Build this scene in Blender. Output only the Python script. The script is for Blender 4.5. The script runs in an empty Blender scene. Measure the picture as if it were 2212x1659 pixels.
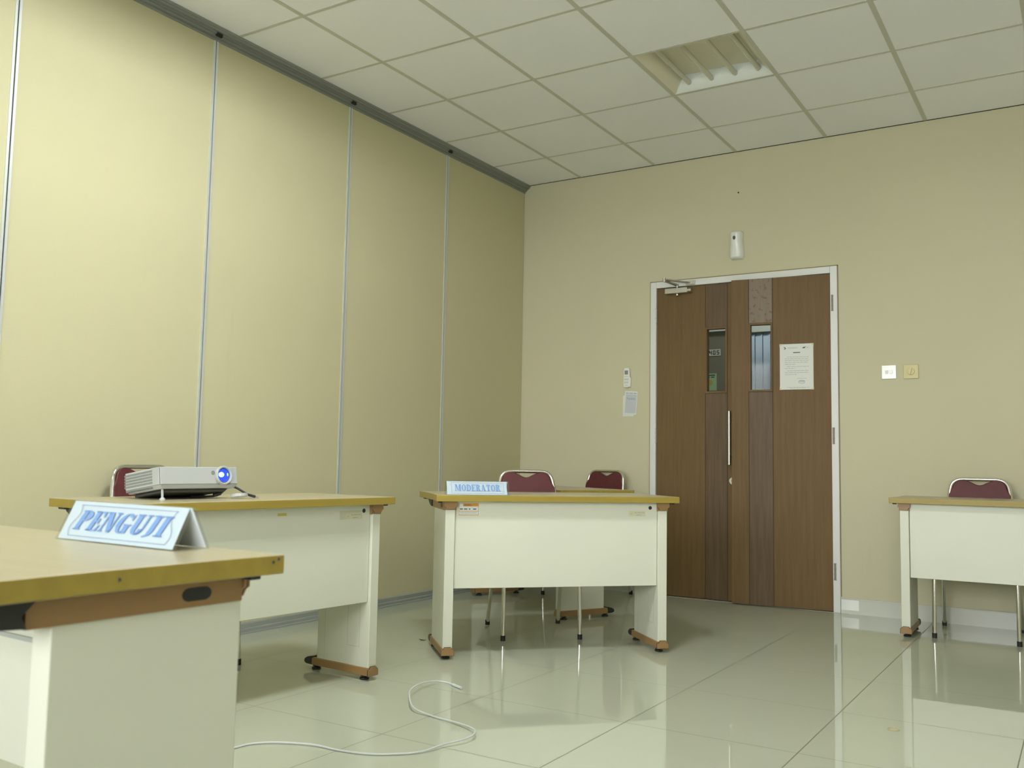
import bpy, bmesh, math, random
from mathutils import Vector, Matrix
random.seed(7)
C = bpy.context.scene.collection
S = bpy.context.scene
PI = math.pi

# ------------------------------------------------------------------ camera, world, light, exposure
F_PX, YAW, PITCH, ROLL = 2001.83, -0.55681, 0.08445, 0.01811
CAM = Vector((3.6895, -6.0669, 0.8944))
ROOM_H = 3.047
ROOM_X, ROOM_Y = 6.2, -8.6          # right wall and rear wall

cam_data = bpy.data.cameras.new('camera')
cam = bpy.data.objects.new('camera', cam_data)
C.objects.link(cam)
cam_data.sensor_width = 36.0
cam_data.sensor_fit = 'HORIZONTAL'
cam_data.lens = F_PX / 2212 * 36.0
cam_data.clip_start = 0.02
cam_data.dof.use_dof = True
cam_data.dof.focus_distance = 4.8
cam_data.dof.aperture_fstop = 7.0
fwd = Vector((math.sin(YAW) * math.cos(PITCH), math.cos(YAW) * math.cos(PITCH), math.sin(PITCH)))
right = Vector((math.cos(YAW), -math.sin(YAW), 0))
up = right.cross(fwd)
r2 = right * math.cos(ROLL) + up * math.sin(ROLL)
u2 = -right * math.sin(ROLL) + up * math.cos(ROLL)
m3 = Matrix((r2, u2, -fwd)).transposed()
cam.matrix_world = Matrix.Translation(CAM) @ m3.to_4x4()
S.camera = cam

S.view_settings.view_transform = 'Standard'
S.view_settings.look = 'None'
S.view_settings.exposure = 0.25
S.view_settings.gamma = 1.0
S.view_settings.use_curve_mapping = False

world = bpy.data.worlds.new('world')
S.world = world
world.use_nodes = True
world.node_tree.nodes['Background'].inputs[0].default_value = (0.75, 0.9, 1.0, 1)
world.node_tree.nodes['Background'].inputs[1].default_value = 0.6

def area(name, loc, target, sx, sy, power, color):
    d = bpy.data.lights.new(name, 'AREA')
    d.shape = 'RECTANGLE'; d.size = sx; d.size_y = sy; d.energy = power; d.color = color
    o = bpy.data.objects.new(name, d); C.objects.link(o)
    o.location = loc
    o.rotation_euler = (Vector(target) - Vector(loc)).to_track_quat('-Z', 'Y').to_euler()
    return o
# daylight outside the windows of the rear wall: open sky high up, sunlit ground below
area('daylight_rear', (2.6, -13.0, 2.4), (2.6, -6.0, 1.9), 9.0, 3.6, 950, (0.99, 1.0, 1.0))
LAMP_ON = {(2, 5): 225.0, (2, 9): 20.0, (6, 1): 0.0, (6, 5): 10.0, (6, 9): 40.0}    # ceiling cells of the lamps behind the camera: tube strength
LAMP_COLOR = (0.98, 1.0, 1.0)
area('corridor_fill_light', (2.1, 1.1, 2.75), (2.1, 1.1, 0), 2.4, 0.25, 14, (1.0, 0.99, 0.93))  # unseen lamp, added to light the blind and walls behind the doors

# ------------------------------------------------------------------ materials
def mat(name, color, rough=0.5, metal=0.0, spec=0.5, noise=None, bump=None, coat=0.0, emit=None, emit_s=0.0):
    m = bpy.data.materials.new(name); m.use_nodes = True
    nt = m.node_tree; b = nt.nodes['Principled BSDF']
    b.inputs['Base Color'].default_value = (*color, 1)
    b.inputs['Roughness'].default_value = rough
    b.inputs['Metallic'].default_value = metal
    b.inputs['Specular IOR Level'].default_value = spec
    b.inputs['Coat Weight'].default_value = coat
    b.inputs['Coat Roughness'].default_value = 0.08
    if emit:
        b.inputs['Emission Color'].default_value = (*emit, 1)
        b.inputs['Emission Strength'].default_value = emit_s
    tc = None
    if noise or bump:
        tc = nt.nodes.new('ShaderNodeTexCoord')
    if noise:
        scale, amt, stretch = noise
        mp = nt.nodes.new('ShaderNodeMapping'); mp.inputs['Scale'].default_value = stretch
        n = nt.nodes.new('ShaderNodeTexNoise'); n.inputs['Scale'].default_value = scale
        n.inputs['Detail'].default_value = 5
        r = nt.nodes.new('ShaderNodeValToRGB')
        r.color_ramp.elements[0].position = 0.3; r.color_ramp.elements[1].position = 0.7
        r.color_ramp.elements[0].color = (*[c * (1 - amt) for c in color], 1)
        r.color_ramp.elements[1].color = (*[min(1, c * (1 + amt)) for c in color], 1)
        nt.links.new(tc.outputs['Object'], mp.inputs[0]); nt.links.new(mp.outputs[0], n.inputs['Vector'])
        nt.links.new(n.outputs['Fac'], r.inputs[0]); nt.links.new(r.outputs[0], b.inputs['Base Color'])
    if bump:
        scale, strength = bump
        n2 = nt.nodes.new('ShaderNodeTexNoise'); n2.inputs['Scale'].default_value = scale
        bp = nt.nodes.new('ShaderNodeBump'); bp.inputs['Strength'].default_value = strength
        bp.inputs['Distance'].default_value = 0.002
        nt.links.new(tc.outputs['Object'], n2.inputs['Vector'])
        nt.links.new(n2.outputs['Fac'], bp.inputs['Height']); nt.links.new(bp.outputs[0], b.inputs['Normal'])
    return m

def clear_mat(name, color, tint, gloss):
    m = bpy.data.materials.new(name); m.use_nodes = True
    nt = m.node_tree; nt.nodes.clear()
    out = nt.nodes.new('ShaderNodeOutputMaterial')
    tr = nt.nodes.new('ShaderNodeBsdfTransparent'); tr.inputs[0].default_value = (*tint, 1)
    gl = nt.nodes.new('ShaderNodeBsdfGlossy'); gl.inputs[0].default_value = (*color, 1); gl.inputs['Roughness'].default_value = 0.05
    mx = nt.nodes.new('ShaderNodeMixShader')
    lw = nt.nodes.new('ShaderNodeLayerWeight'); lw.inputs[0].default_value = 0.5
    pw_ = nt.nodes.new('ShaderNodeMath'); pw_.operation = 'POWER'; pw_.inputs[1].default_value = 4.0
    mr = nt.nodes.new('ShaderNodeMapRange'); mr.inputs[3].default_value = gloss * 0.2; mr.inputs[4].default_value = 0.8
    nt.links.new(lw.outputs['Facing'], pw_.inputs[0]); nt.links.new(pw_.outputs[0], mr.inputs[0])
    nt.links.new(mr.outputs[0], mx.inputs[0])
    nt.links.new(tr.outputs[0], mx.inputs[1]); nt.links.new(gl.outputs[0], mx.inputs[2])
    nt.links.new(mx.outputs[0], out.inputs[0])
    return m

def wallpaper(name, color, stain):
    """woven beige wallpaper with a few vertical drip stains and mottling"""
    m = mat(name, color, rough=0.75, spec=0.25, bump=(420, 0.25))
    nt = m.node_tree; b = nt.nodes['Principled BSDF']
    tc = nt.nodes.new('ShaderNodeTexCoord')
    def noise(scale, stretch, lo, hi):
        mp = nt.nodes.new('ShaderNodeMapping'); mp.inputs['Scale'].default_value = stretch
        n = nt.nodes.new('ShaderNodeTexNoise'); n.inputs['Scale'].default_value = scale; n.inputs['Detail'].default_value = 4
        mr = nt.nodes.new('ShaderNodeMapRange'); mr.inputs[1].default_value = lo; mr.inputs[2].default_value = hi
        nt.links.new(tc.outputs['Object'], mp.inputs[0]); nt.links.new(mp.outputs[0], n.inputs['Vector'])
        nt.links.new(n.outputs['Fac'], mr.inputs[0])
        return mr.outputs[0]
    def mixc(fac, a, bcol, k):
        mul = nt.nodes.new('ShaderNodeMath'); mul.operation = 'MULTIPLY'; mul.inputs[1].default_value = k
        nt.links.new(fac, mul.inputs[0])
        mx = nt.nodes.new('ShaderNodeMix'); mx.data_type = 'RGBA'
        nt.links.new(mul.outputs[0], mx.inputs[0])
        if isinstance(a, tuple): mx.inputs[6].default_value = (*a, 1)
        else: nt.links.new(a, mx.inputs[6])
        mx.inputs[7].default_value = (*bcol, 1)
        return mx.outputs[2]
    c = mixc(noise(1.1, (1, 1, 1), 0.35, 0.75), color, tuple(x * 0.93 for x in color), 0.6)
    c = mixc(noise(9, (1, 1, 0.12), 0.68, 0.8), c, stain, 0.16)
    c = mixc(noise(260, (1, 1, 1), 0.4, 0.65), c, tuple(x * 0.93 for x in color), 0.5)
    nt.links.new(c, b.inputs['Base Color'])
    return m

M = {}
M['wall_back'] = wallpaper('wallpaper_back', (0.60, 0.575, 0.40), (0.47, 0.36, 0.18))
M['partition'] = wallpaper('partition_fabric', (0.60, 0.57, 0.365), (0.47, 0.36, 0.16))
M['wall_plain'] = mat('painted_wall', (0.62, 0.57, 0.42), 0.7)
M['tile'] = mat('ceiling_tile', (0.94, 0.95, 0.99), 0.85, spec=0.2, noise=(1.6, 0.02, (1, 1, 1)), bump=(160, 0.12))
M['grid'] = mat('ceiling_grid_metal', (0.60, 0.60, 0.53), 0.5)
M['alu'] = mat('anodised_aluminium', (0.66, 0.70, 0.69), 0.35, 0.35)
M['alu_dark'] = mat('aluminium_track', (0.34, 0.36, 0.34), 0.4, 0.6)
M['alu_rail'] = mat('aluminium_floor_rail', (0.40, 0.44, 0.42), 0.35, 0.4)
M['sealant'] = mat('brown_sealant', (0.27, 0.21, 0.11), 0.7)
M['gap'] = mat('dark_gap', (0.02, 0.02, 0.018), 0.8)
M['white_metal'] = mat('white_painted_steel', (0.72, 0.74, 0.71), 0.35)
M['skirt'] = mat('white_glazed_skirting', (0.58, 0.60, 0.52), 0.2, noise=(3, 0.05, (1, 1, 1)))
M['cream'] = mat('cream_powder_coated_steel', (0.675, 0.69, 0.58), 0.42, noise=(2.5, 0.015, (1, 1, 1)))
M['brown_plastic'] = mat('brown_plastic', (0.30, 0.18, 0.075), 0.42)
M['black_plastic'] = mat('black_plastic', (0.02, 0.022, 0.022), 0.45)
M['chrome'] = mat('chrome_tube', (0.78, 0.78, 0.74), 0.14, 1.0)
M['steel'] = mat('brushed_stainless_steel', (0.52, 0.51, 0.46), 0.38, 1.0)
M['hinge_metal'] = mat('dull_hinge_metal', (0.32, 0.31, 0.27), 0.45, 0.6)
M['maroon'] = mat('maroon_vinyl', (0.092, 0.014, 0.017), 0.55, noise=(30, 0.12, (1, 1, 1)), bump=(500, 0.3))
M['rubber'] = mat('black_rubber', (0.012, 0.012, 0.012), 0.6)
M['paper'] = mat('white_paper', (0.80, 0.84, 0.86), 0.6)
M['paper_wall'] = mat('wall_notice_paper', (0.70, 0.73, 0.68), 0.6)
M['paper_grey'] = mat('grey_printed_sheet', (0.52, 0.55, 0.58), 0.6)
M['ink_blue'] = mat('blue_ink', (0.17, 0.30, 0.58), 0.6)
M['ink_line'] = mat('grey_blue_ink', (0.20, 0.25, 0.38), 0.6)
M['ink_grey'] = mat('grey_ink', (0.38, 0.40, 0.37), 0.6)
M['ink_black'] = mat('black_ink', (0.05, 0.05, 0.05), 0.6)
M['orange'] = mat('orange_print', (0.62, 0.28, 0.04), 0.6)
M['tape'] = mat('yellowed_tape', (0.55, 0.52, 0.28), 0.35)
M['tape_film'] = mat('aged_clear_tape', (0.60, 0.605, 0.48), 0.25)
M['masking'] = mat('masking_tape', (0.55, 0.44, 0.10), 0.6)
M['label'] = mat('cream_label', (0.62, 0.61, 0.43), 0.45)
M['ivory'] = mat('ivory_plastic', (0.62, 0.55, 0.27), 0.4)
M['white_plastic'] = mat('white_plastic', (0.76, 0.78, 0.73), 0.22, coat=0.6)
M['lcd'] = mat('grey_display', (0.22, 0.25, 0.22), 0.25)
M['button'] = mat('grey_buttons', (0.42, 0.45, 0.42), 0.5)
M['glass'] = clear_mat('window_glass', (1, 1, 1), (0.86, 0.9, 0.88), 0.05)
M['acrylic'] = clear_mat('clear_acrylic', (1, 1, 1), (0.90, 0.93, 0.95), 0.25)
M['milky_clear'] = mat('milky_clear_plastic', (0.62, 0.64, 0.62), 0.35)
M['milky_clear'].node_tree.nodes['Principled BSDF'].inputs['Alpha'].default_value = 0.5
M['pan'] = mat('lamp_reflector_enamel', (0.82, 0.79, 0.64), 0.4)
M['pan_end'] = mat('white_lamp_end_enamel', (0.78, 0.82, 0.80), 0.35)
M['tube'] = mat('fluorescent_tube_glass', (0.62, 0.61, 0.50), 0.15, coat=0.4)
M['projector'] = mat('silver_white_plastic', (0.47, 0.50, 0.50), 0.38)
M['projector_dark'] = mat('dark_grey_plastic', (0.07, 0.075, 0.07), 0.5)
M['vent'] = mat('vent_slots', (0.20, 0.22, 0.21), 0.6)
M['blue_glass'] = mat('lit_blue_lens', (0.01, 0.02, 0.25), 0.05, emit=(0.02, 0.06, 1.0), emit_s=1.3)
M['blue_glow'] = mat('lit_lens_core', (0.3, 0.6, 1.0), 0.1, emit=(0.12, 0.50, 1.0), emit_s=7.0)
M['cable_white'] = mat('white_cable', (0.66, 0.70, 0.72), 0.35)
M['corridor'] = mat('corridor_wall_paint', (0.20, 0.185, 0.14), 0.7)
M['beam'] = mat('white_lintel_paint', (0.75, 0.78, 0.74), 0.6)
M['blind'] = mat('grey_blue_blind_fabric', (0.50, 0.60, 0.76), 0.7)
M['green'] = mat('green_poster_print', (0.42, 0.60, 0.34), 0.5)
M['rubber_band'] = mat('tan_rubber', (0.50, 0.42, 0.16), 0.6)
M['floor_corridor'] = mat('corridor_floor', (0.45, 0.44, 0.36), 0.3)

def wood_mat(name, c1, c2, rough, spec=0.5, worn=None, scale=3.0):
    m = mat(name, c1, rough, spec=spec)
    nt = m.node_tree; b = nt.nodes['Principled BSDF']
    tc = nt.nodes.new('ShaderNodeTexCoord')
    mp = nt.nodes.new('ShaderNodeMapping'); mp.inputs['Scale'].default_value = (14, 14, 0.8)
    n = nt.nodes.new('ShaderNodeTexNoise'); n.inputs['Scale'].default_value = scale; n.inputs['Detail'].default_value = 8
    n.inputs['Roughness'].default_value = 0.65
    r = nt.nodes.new('ShaderNodeValToRGB')
    r.color_ramp.elements[0].position = 0.35; r.color_ramp.elements[1].position = 0.68
    r.color_ramp.elements[0].color = (*c1, 1); r.color_ramp.elements[1].color = (*c2, 1)
    nt.links.new(tc.outputs['Object'], mp.inputs[0]); nt.links.new(mp.outputs[0], n.inputs['Vector'])
    nt.links.new(n.outputs['Fac'], r.inputs[0])
    out = r.outputs[0]
    if worn:
        n3 = nt.nodes.new('ShaderNodeTexNoise'); n3.inputs['Scale'].default_value = 38; n3.inputs['Detail'].default_value = 6
        mr = nt.nodes.new('ShaderNodeMapRange'); mr.inputs[1].default_value = 0.565; mr.inputs[2].default_value = 0.62
        mx = nt.nodes.new('ShaderNodeMix'); mx.data_type = 'RGBA'
        nt.links.new(tc.outputs['Object'], n3.inputs['Vector']); nt.links.new(n3.outputs['Fac'], mr.inputs[0])
        nt.links.new(mr.outputs[0], mx.inputs[0]); nt.links.new(out, mx.inputs[6]); mx.inputs[7].default_value = (*worn, 1)
        out = mx.outputs[2]
    nt.links.new(out, b.inputs['Base Color'])
    return m
M['door'] = wood_mat('door_veneer', (0.136, 0.086, 0.034), (0.172, 0.109, 0.045), 0.55, spec=0.22)
M['door_strip'] = wood_mat('door_strip_veneer', (0.098, 0.062, 0.031), (0.145, 0.097, 0.054), 0.5, spec=0.3)
M['door_worn'] = wood_mat('worn_door_strip_veneer', (0.19, 0.15, 0.105), (0.23, 0.18, 0.13), 0.5, spec=0.3, worn=(0.185, 0.10, 0.06))
M['groove'] = mat('dark_groove', (0.045, 0.022, 0.010), 0.7)

def laminate(name, c1, c2, rough):
    m = mat(name, c1, rough)
    nt = m.node_tree; b = nt.nodes['Principled BSDF']
    tc = nt.nodes.new('ShaderNodeTexCoord')
    mp = nt.nodes.new('ShaderNodeMapping'); mp.inputs['Scale'].default_value = (0.9, 16, 16)
    n = nt.nodes.new('ShaderNodeTexNoise'); n.inputs['Scale'].default_value = 2.5; n.inputs['Detail'].default_value = 7
    r = nt.nodes.new('ShaderNodeValToRGB')
    r.color_ramp.elements[0].position = 0.3; r.color_ramp.elements[1].position = 0.7
    r.color_ramp.elements[0].color = (*c1, 1); r.color_ramp.elements[1].color = (*c2, 1)
    nt.links.new(tc.outputs['Object'], mp.inputs[0]); nt.links.new(mp.outputs[0], n.inputs['Vector'])
    nt.links.new(n.outputs['Fac'], r.inputs[0]); nt.links.new(r.outputs[0], b.inputs['Base Color'])
    return m
M['top'] = laminate('beech_laminate', (0.44, 0.39, 0.25), (0.48, 0.43, 0.28), 0.3)
M['edge'] = laminate('olive_yellow_edge_band', (0.29, 0.215, 0.037), (0.34, 0.255, 0.045), 0.4)

def floor_mat():
    m = mat('polished_floor_tiles', (0.60, 0.60, 0.47), 0.07, spec=0.55)
    nt = m.node_tree; b = nt.nodes['Principled BSDF']
    tc = nt.nodes.new('ShaderNodeTexCoord'); sp = nt.nodes.new('ShaderNodeSeparateXYZ')
    nt.links.new(tc.outputs['Object'], sp.inputs[0])
    def line(axis, origin):
        a = nt.nodes.new('ShaderNodeMath'); a.operation = 'SUBTRACT'; a.inputs[1].default_value = origin - 59.453 - 0.2973
        nt.links.new(sp.outputs[axis], a.inputs[0])
        d = nt.nodes.new('ShaderNodeMath'); d.operation = 'DIVIDE'; d.inputs[1].default_value = 0.59453
        nt.links.new(a.outputs[0], d.inputs[0])
        f = nt.nodes.new('ShaderNodeMath'); f.operation = 'FRACT'; nt.links.new(d.outputs[0], f.inputs[0])
        s = nt.nodes.new('ShaderNodeMath'); s.operation = 'SUBTRACT'; s.inputs[1].default_value = 0.5
        nt.links.new(f.outputs[0], s.inputs[0])
        ab = nt.nodes.new('ShaderNodeMath'); ab.operation = 'ABSOLUTE'; nt.links.new(s.outputs[0], ab.inputs[0])
        lt = nt.nodes.new('ShaderNodeMath'); lt.operation = 'LESS_THAN'; lt.inputs[1].default_value = 0.0030
        nt.links.new(ab.outputs[0], lt.inputs[0])
        return lt.outputs[0]
    mx = nt.nodes.new('ShaderNodeMath'); mx.operation = 'MAXIMUM'
    nt.links.new(line(0, 2.8837), mx.inputs[0]); nt.links.new(line(1, -3.0346), mx.inputs[1])
    n = nt.nodes.new('ShaderNodeTexNoise'); n.inputs['Scale'].default_value = 2.2; n.inputs['Detail'].default_value = 6
    r = nt.nodes.new('ShaderNodeValToRGB')
    r.color_ramp.elements[0].color = (0.475, 0.505, 0.40, 1); r.color_ramp.elements[1].color = (0.51, 0.545, 0.44, 1)
    nt.links.new(tc.outputs['Object'], n.inputs['Vector']); nt.links.new(n.outputs['Fac'], r.inputs[0])
    mc = nt.nodes.new('ShaderNodeMix'); mc.data_type = 'RGBA'
    nt.links.new(mx.outputs[0], mc.inputs[0]); nt.links.new(r.outputs[0], mc.inputs[6]); mc.inputs[7].default_value = (0.17, 0.16, 0.11, 1)
    nt.links.new(mc.outputs[2], b.inputs['Base Color'])
    mr = nt.nodes.new('ShaderNodeMapRange'); mr.inputs[3].default_value = 0.018; mr.inputs[4].default_value = 0.5
    nt.links.new(mx.outputs[0], mr.inputs[0]); nt.links.new(mr.outputs[0], b.inputs['Roughness'])
    nb = nt.nodes.new('ShaderNodeTexNoise'); nb.inputs['Scale'].default_value = 3.5; nb.inputs['Detail'].default_value = 1
    bp = nt.nodes.new('ShaderNodeBump'); bp.inputs['Strength'].default_value = 0.05; bp.inputs['Distance'].default_value = 0.002
    nt.links.new(tc.outputs['Object'], nb.inputs['Vector']); nt.links.new(nb.outputs['Fac'], bp.inputs['Height'])
    nt.links.new(bp.outputs[0], b.inputs['Normal'])
    return m
M['floor'] = floor_mat()

# ------------------------------------------------------------------ mesh helpers
def obj(name, bm, mats, parent=None, smooth=True, bevel=0.0, bseg=2):
    me = bpy.data.meshes.new(name)
    bmesh.ops.recalc_face_normals(bm, faces=bm.faces)
    bm.to_mesh(me); bm.free()
    for k in (mats if isinstance(mats, (list, tuple)) else [mats]):
        me.materials.append(M[k])
    o = bpy.data.objects.new(name, me); C.objects.link(o)
    if smooth:
        for p in me.polygons: p.use_smooth = True
        try: me.set_sharp_from_angle(angle=math.radians(35))
        except Exception: pass
    if bevel:
        md = o.modifiers.new('bevel', 'BEVEL'); md.width = bevel; md.segments = bseg; md.limit_method = 'ANGLE'
        md.angle_limit = math.radians(40); md.harden_normals = True
    if parent: o.parent = parent
    return o

def B(): return bmesh.new()

def box(bm, x0, x1, y0, y1, z0, z1, mi=0, mx=None):
    vs = [bm.verts.new((x, y, z)) for x in (x0, x1) for y in (y0, y1) for z in (z0, z1)]
    idx = [(0, 1, 3, 2), (4, 6, 7, 5), (0, 4, 5, 1), (2, 3, 7, 6), (0, 2, 6, 4), (1, 5, 7, 3)]
    fs = [bm.faces.new([vs[i] for i in f]) for f in idx]
    for f in fs: f.material_index = mi
    if mx is not None: bmesh.ops.transform(bm, matrix=mx, verts=vs)
    return fs

def prism(bm, poly, fn, t0, t1, mi=0):
    """poly: 2D points; fn(a,b,t) -> 3D"""
    a = [bm.verts.new(fn(p[0], p[1], t0)) for p in poly]
    b = [bm.verts.new(fn(p[0], p[1], t1)) for p in poly]
    n = len(poly)
    fs = [bm.faces.new(a), bm.faces.new(b[::-1])]
    for i in range(n):
        fs.append(bm.faces.new((a[i], b[i], b[(i + 1) % n], a[(i + 1) % n])))
    for f in fs: f.material_index = mi
    return fs

def fillet(pts, radii, seg=6):
    out = [Vector(pts[0])]
    for i in range(1, len(pts) - 1):
        p, a, b = Vector(pts[i]), Vector(pts[i - 1]), Vector(pts[i + 1])
        r = radii if isinstance(radii, (int, float)) else radii[i]
        da, db = (a - p), (b - p)
        r = min(r, da.length * .49, db.length * .49)
        s, e = p + da.normalized() * r, p + db.normalized() * r
        for k in range(seg + 1):
            t = k / seg
            out.append(s * (1 - t) ** 2 + p * 2 * t * (1 - t) + e * t * t)
    out.append(Vector(pts[-1]))
    return out

def catmull(pts, n=8):
    P = [Vector(p) for p in pts]; P = [P[0] * 2 - P[1]] + P + [P[-1] * 2 - P[-2]]
    out = []
    for i in range(1, len(P) - 2):
        for k in range(n):
            t = k / n
            out.append(0.5 * ((2 * P[i]) + (-P[i - 1] + P[i + 1]) * t + (2 * P[i - 1] - 5 * P[i] + 4 * P[i + 1] - P[i + 2]) * t * t
                              + (-P[i - 1] + 3 * P[i] - 3 * P[i + 1] + P[i + 2]) * t ** 3))
    out.append(P[-2]); return out

def tube(bm, pts, r, seg=12, mi=0, caps=True):
    pts = [Vector(p) for p in pts]
    rings = []; prev = None
    for i, p in enumerate(pts):
        t = (pts[min(i + 1, len(pts) - 1)] - pts[max(i - 1, 0)]).normalized()
        if prev is None:
            ref = Vector((0, 0, 1)) if abs(t.z) < .9 else Vector((1, 0, 0))
            n = t.cross(ref).normalized()
        else:
            n = (prev - t * prev.dot(t)).normalized()
        prev = n; b = t.cross(n)
        rr = r[i] if isinstance(r, list) else r
        rings.append([bm.verts.new(p + (n * math.cos(2 * PI * k / seg) + b * math.sin(2 * PI * k / seg)) * rr) for k in range(seg)])
    for a, b in zip(rings, rings[1:]):
        for k in range(seg):
            f = bm.faces.new((a[k], a[(k + 1) % seg], b[(k + 1) % seg], b[k])); f.material_index = mi
    if caps:
        bm.faces.new(rings[0][::-1]).material_index = mi; bm.faces.new(rings[-1]).material_index = mi

def lathe(bm, prof, mx=None, seg=24, mi=0, sy=1.0):
    """prof: list of (radius, height) about +Z"""
    vs = []
    rings = []
    for r, h in prof:
        if r < 1e-6:
            v = bm.verts.new((0, 0, h)); rings.append([v] * seg); vs.append(v)
        else:
            ring = [bm.verts.new((r * math.cos(2 * PI * k / seg), sy * r * math.sin(2 * PI * k / seg), h)) for k in range(seg)]
            rings.append(ring); vs += ring
    for a, b in zip(rings, rings[1:]):
        for k in range(seg):
            q = [a[k], a[(k + 1) % seg], b[(k + 1) % seg], b[k]]
            u = []
            for v in q:
                if v not in u: u.append(v)
            if len(u) > 2:
                f = bm.faces.new(u); f.material_index = mi
    if mx is not None: bmesh.ops.transform(bm, matrix=mx, verts=vs)

def facing_y(x, y, z):      # +Z of a lathe turned to face -Y (towards the room)
    return Matrix.Translation((x, y, z)) @ Matrix.Rotation(PI / 2, 4, 'X')

def tag(o, label=None, cat=None, group=None, kind=None):
    if label: o['label'] = label
    if cat: o['category'] = cat
    if group: o['group'] = group
    if kind: o['kind'] = kind
    return o

def thing(name, label, cat, loc=(0, 0, 0), rz=0.0, group=None):
    o = bpy.data.objects.new(name, None); C.objects.link(o)
    o.empty_display_size = 0.1
    o.location = loc; o.rotation_euler = (0, 0, rz)
    return tag(o, label, cat, group)

def struct(name, bm, mats, parent=None, **kw):
    o = obj(name, bm, mats, parent, **kw)
    if parent is None: o['kind'] = 'structure'
    return o

def copy_tree(o, parent=None, skip=()):
    c = o.copy(); C.objects.link(c); c.parent = parent
    for ch in list(o.children):
        if ch.name.split('.')[0] not in skip: copy_tree(ch, c, skip)
    return c

# ------------------------------------------------------------------ lettering (fat-face slab letters as polygons, unit height)
def glyph(ch):
    """returns width and list of closed polygons (quads) in a unit-high cell"""
    q = []
    def r(x0, x1, y0, y1): q.append([(x0, y0), (x1, y0), (x1, y1), (x0, y1)])
    def serif(x0, x1, y):    # slab serif
        r(x0, x1, y, y + .07) if y < .5 else r(x0, x1, y - .07, y)
    def ring(cx, rx, ix, a0=0., a1=360., iy=.43, ry=.5, cy=.5, n=28):
        for k in range(n):
            t0 = math.radians(a0 + (a1 - a0) * k / n); t1 = math.radians(a0 + (a1 - a0) * (k + 1) / n)
            q.append([(cx + rx * math.cos(t0), cy + ry * math.sin(t0)), (cx + rx * math.cos(t1), cy + ry * math.sin(t1)),
                      (cx + ix * math.cos(t1), cy + iy * math.sin(t1)), (cx + ix * math.cos(t0), cy + iy * math.sin(t0))])
    if ch == 'I':
        r(.09, .31, 0, 1); serif(0, .40, 0); serif(0, .40, 1); return .40, q
    if ch == 'J':
        r(.14, .36, .25, 1); serif(.05, .45, 1)
        q.append([(.14, .25), (.36, .25), (.30, .05), (.12, .06)]); q.append([(.30, .05), (.12, .06), (-.02, -.04), (.06, -.08)])
        return .45, q
    if ch == 'M':
        r(.07, .16, 0, 1); serif(0, .22, 0); serif(0, .22, 1); r(.62, .84, 0, 1); serif(.55, .91, 0); serif(.62, .91, 1)
        q.append([(.07, 1), (.30, 1), (.50, .08), (.42, 0)]); q.append([(.42, 0), (.50, .08), (.70, 1), (.62, 1)])
        return .91, q
    if ch == 'N':
        r(.07, .15, 0, 1); serif(0, .22, 0); r(.54, .62, 0, 1); serif(.46, .70, 1); serif(0, .2, 1)
        q.append([(.07, 1), (.30, 1), (.62, 0), (.44, 0)])
        return .70, q
    if ch == 'O':
        ring(.33, .33, .11); return .66, q
    if ch == 'D':
        r(.06, .28, 0, 1); serif(0, .34, 0); serif(0, .34, 1); ring(.28, .40, .17, -90, 90); return .68, q
    if ch == 'E':
        r(.06, .28, 0, 1); serif(0, .55, 0); serif(0, .55, 1); r(.28, .40, .465, .535); r(.38, .44, .36, .64)
        q.append([(.42, .07), (.55, .07), (.57, .32), (.53, .32)]); q.append([(.42, .93), (.55, .93), (.57, .70), (.53, .70)])
        return .58, q
    if ch == 'R':
        r(.06, .28, 0, 1); serif(0, .34, 0); serif(0, .34, 1); ring(.28, .30, .09, -90, 90, .20, .26, .74)
        q.append([(.28, .50), (.46, .50), (.66, .05), (.42, .05)]); r(.42, .70, 0, .07)
        return .70, q
    if ch == 'P':
        r(.06, .28, 0, 1); serif(0, .36, 0); serif(0, .34, 1); ring(.28, .33, .10, -90, 90, .20, .27, .73)
        return .62, q
    if ch == 'A':
        q.append([(.26, 1), (.42, 1), (.66, 0), (.42, 0)]); q.append([(.26, 1), (.33, .90), (.14, 0), (.07, 0)])
        r(.17, .45, .30, .36); serif(0, .22, 0); serif(.36, .72, 0); return .72, q
    if ch == 'T':
        r(.20, .42, 0, 1); r(.02, .60, .93, 1); serif(.12, .50, 0)
        q.append([(.0, .66), (.05, .66), (.14, .93), (.02, .93)]); q.append([(.62, .66), (.57, .66), (.48, .93), (.60, .93)])
        return .62, q
    if ch == 'U':
        r(.06, .28, .3, 1); serif(0, .34, 1); r(.54, .62, .3, 1); serif(.46, .70, 1)
        ring(.34, .28, .06, 180, 360, .23, .3, .3); q.append([(.28, .3), (.40, .3), (.40, .3), (.28, .3)]) if False else None
        ring(.34, .28, .20, 270, 360, .24, .3, .3)
        return .70, q
    if ch == 'G':
        ring(.34, .34, .12, 45, 300); r(.40, .62, .02, .42); serif(.33, .70, .35) if False else None; r(.34, .70, .40, .47)
        q.append([(.56, .70), (.64, .66), (.64, .98), (.57, .86)])
        return .70, q
    return .4, q

def letters(bm, text, width, height, shear=0.0, gap=0.05, thick=0.0004, mi=0, fn=None):
    """lays text centred at 0,0 in the local XZ plane; fn maps (x, z, t) to 3D"""
    ws = [glyph(c)[0] for c in text]
    tot = sum(ws) + gap * (len(text) - 1)
    sx = width / tot; x = -tot / 2
    for c in text:
        w, polys = glyph(c)
        for p in polys:
            pts = [((x + a) * sx + (b - .5) * height * shear, (b - .5) * height) for a, b in p]
            try: prism(bm, pts, fn, 0.0, thick, mi)
            except ValueError: pass
        x += w + gap

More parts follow.
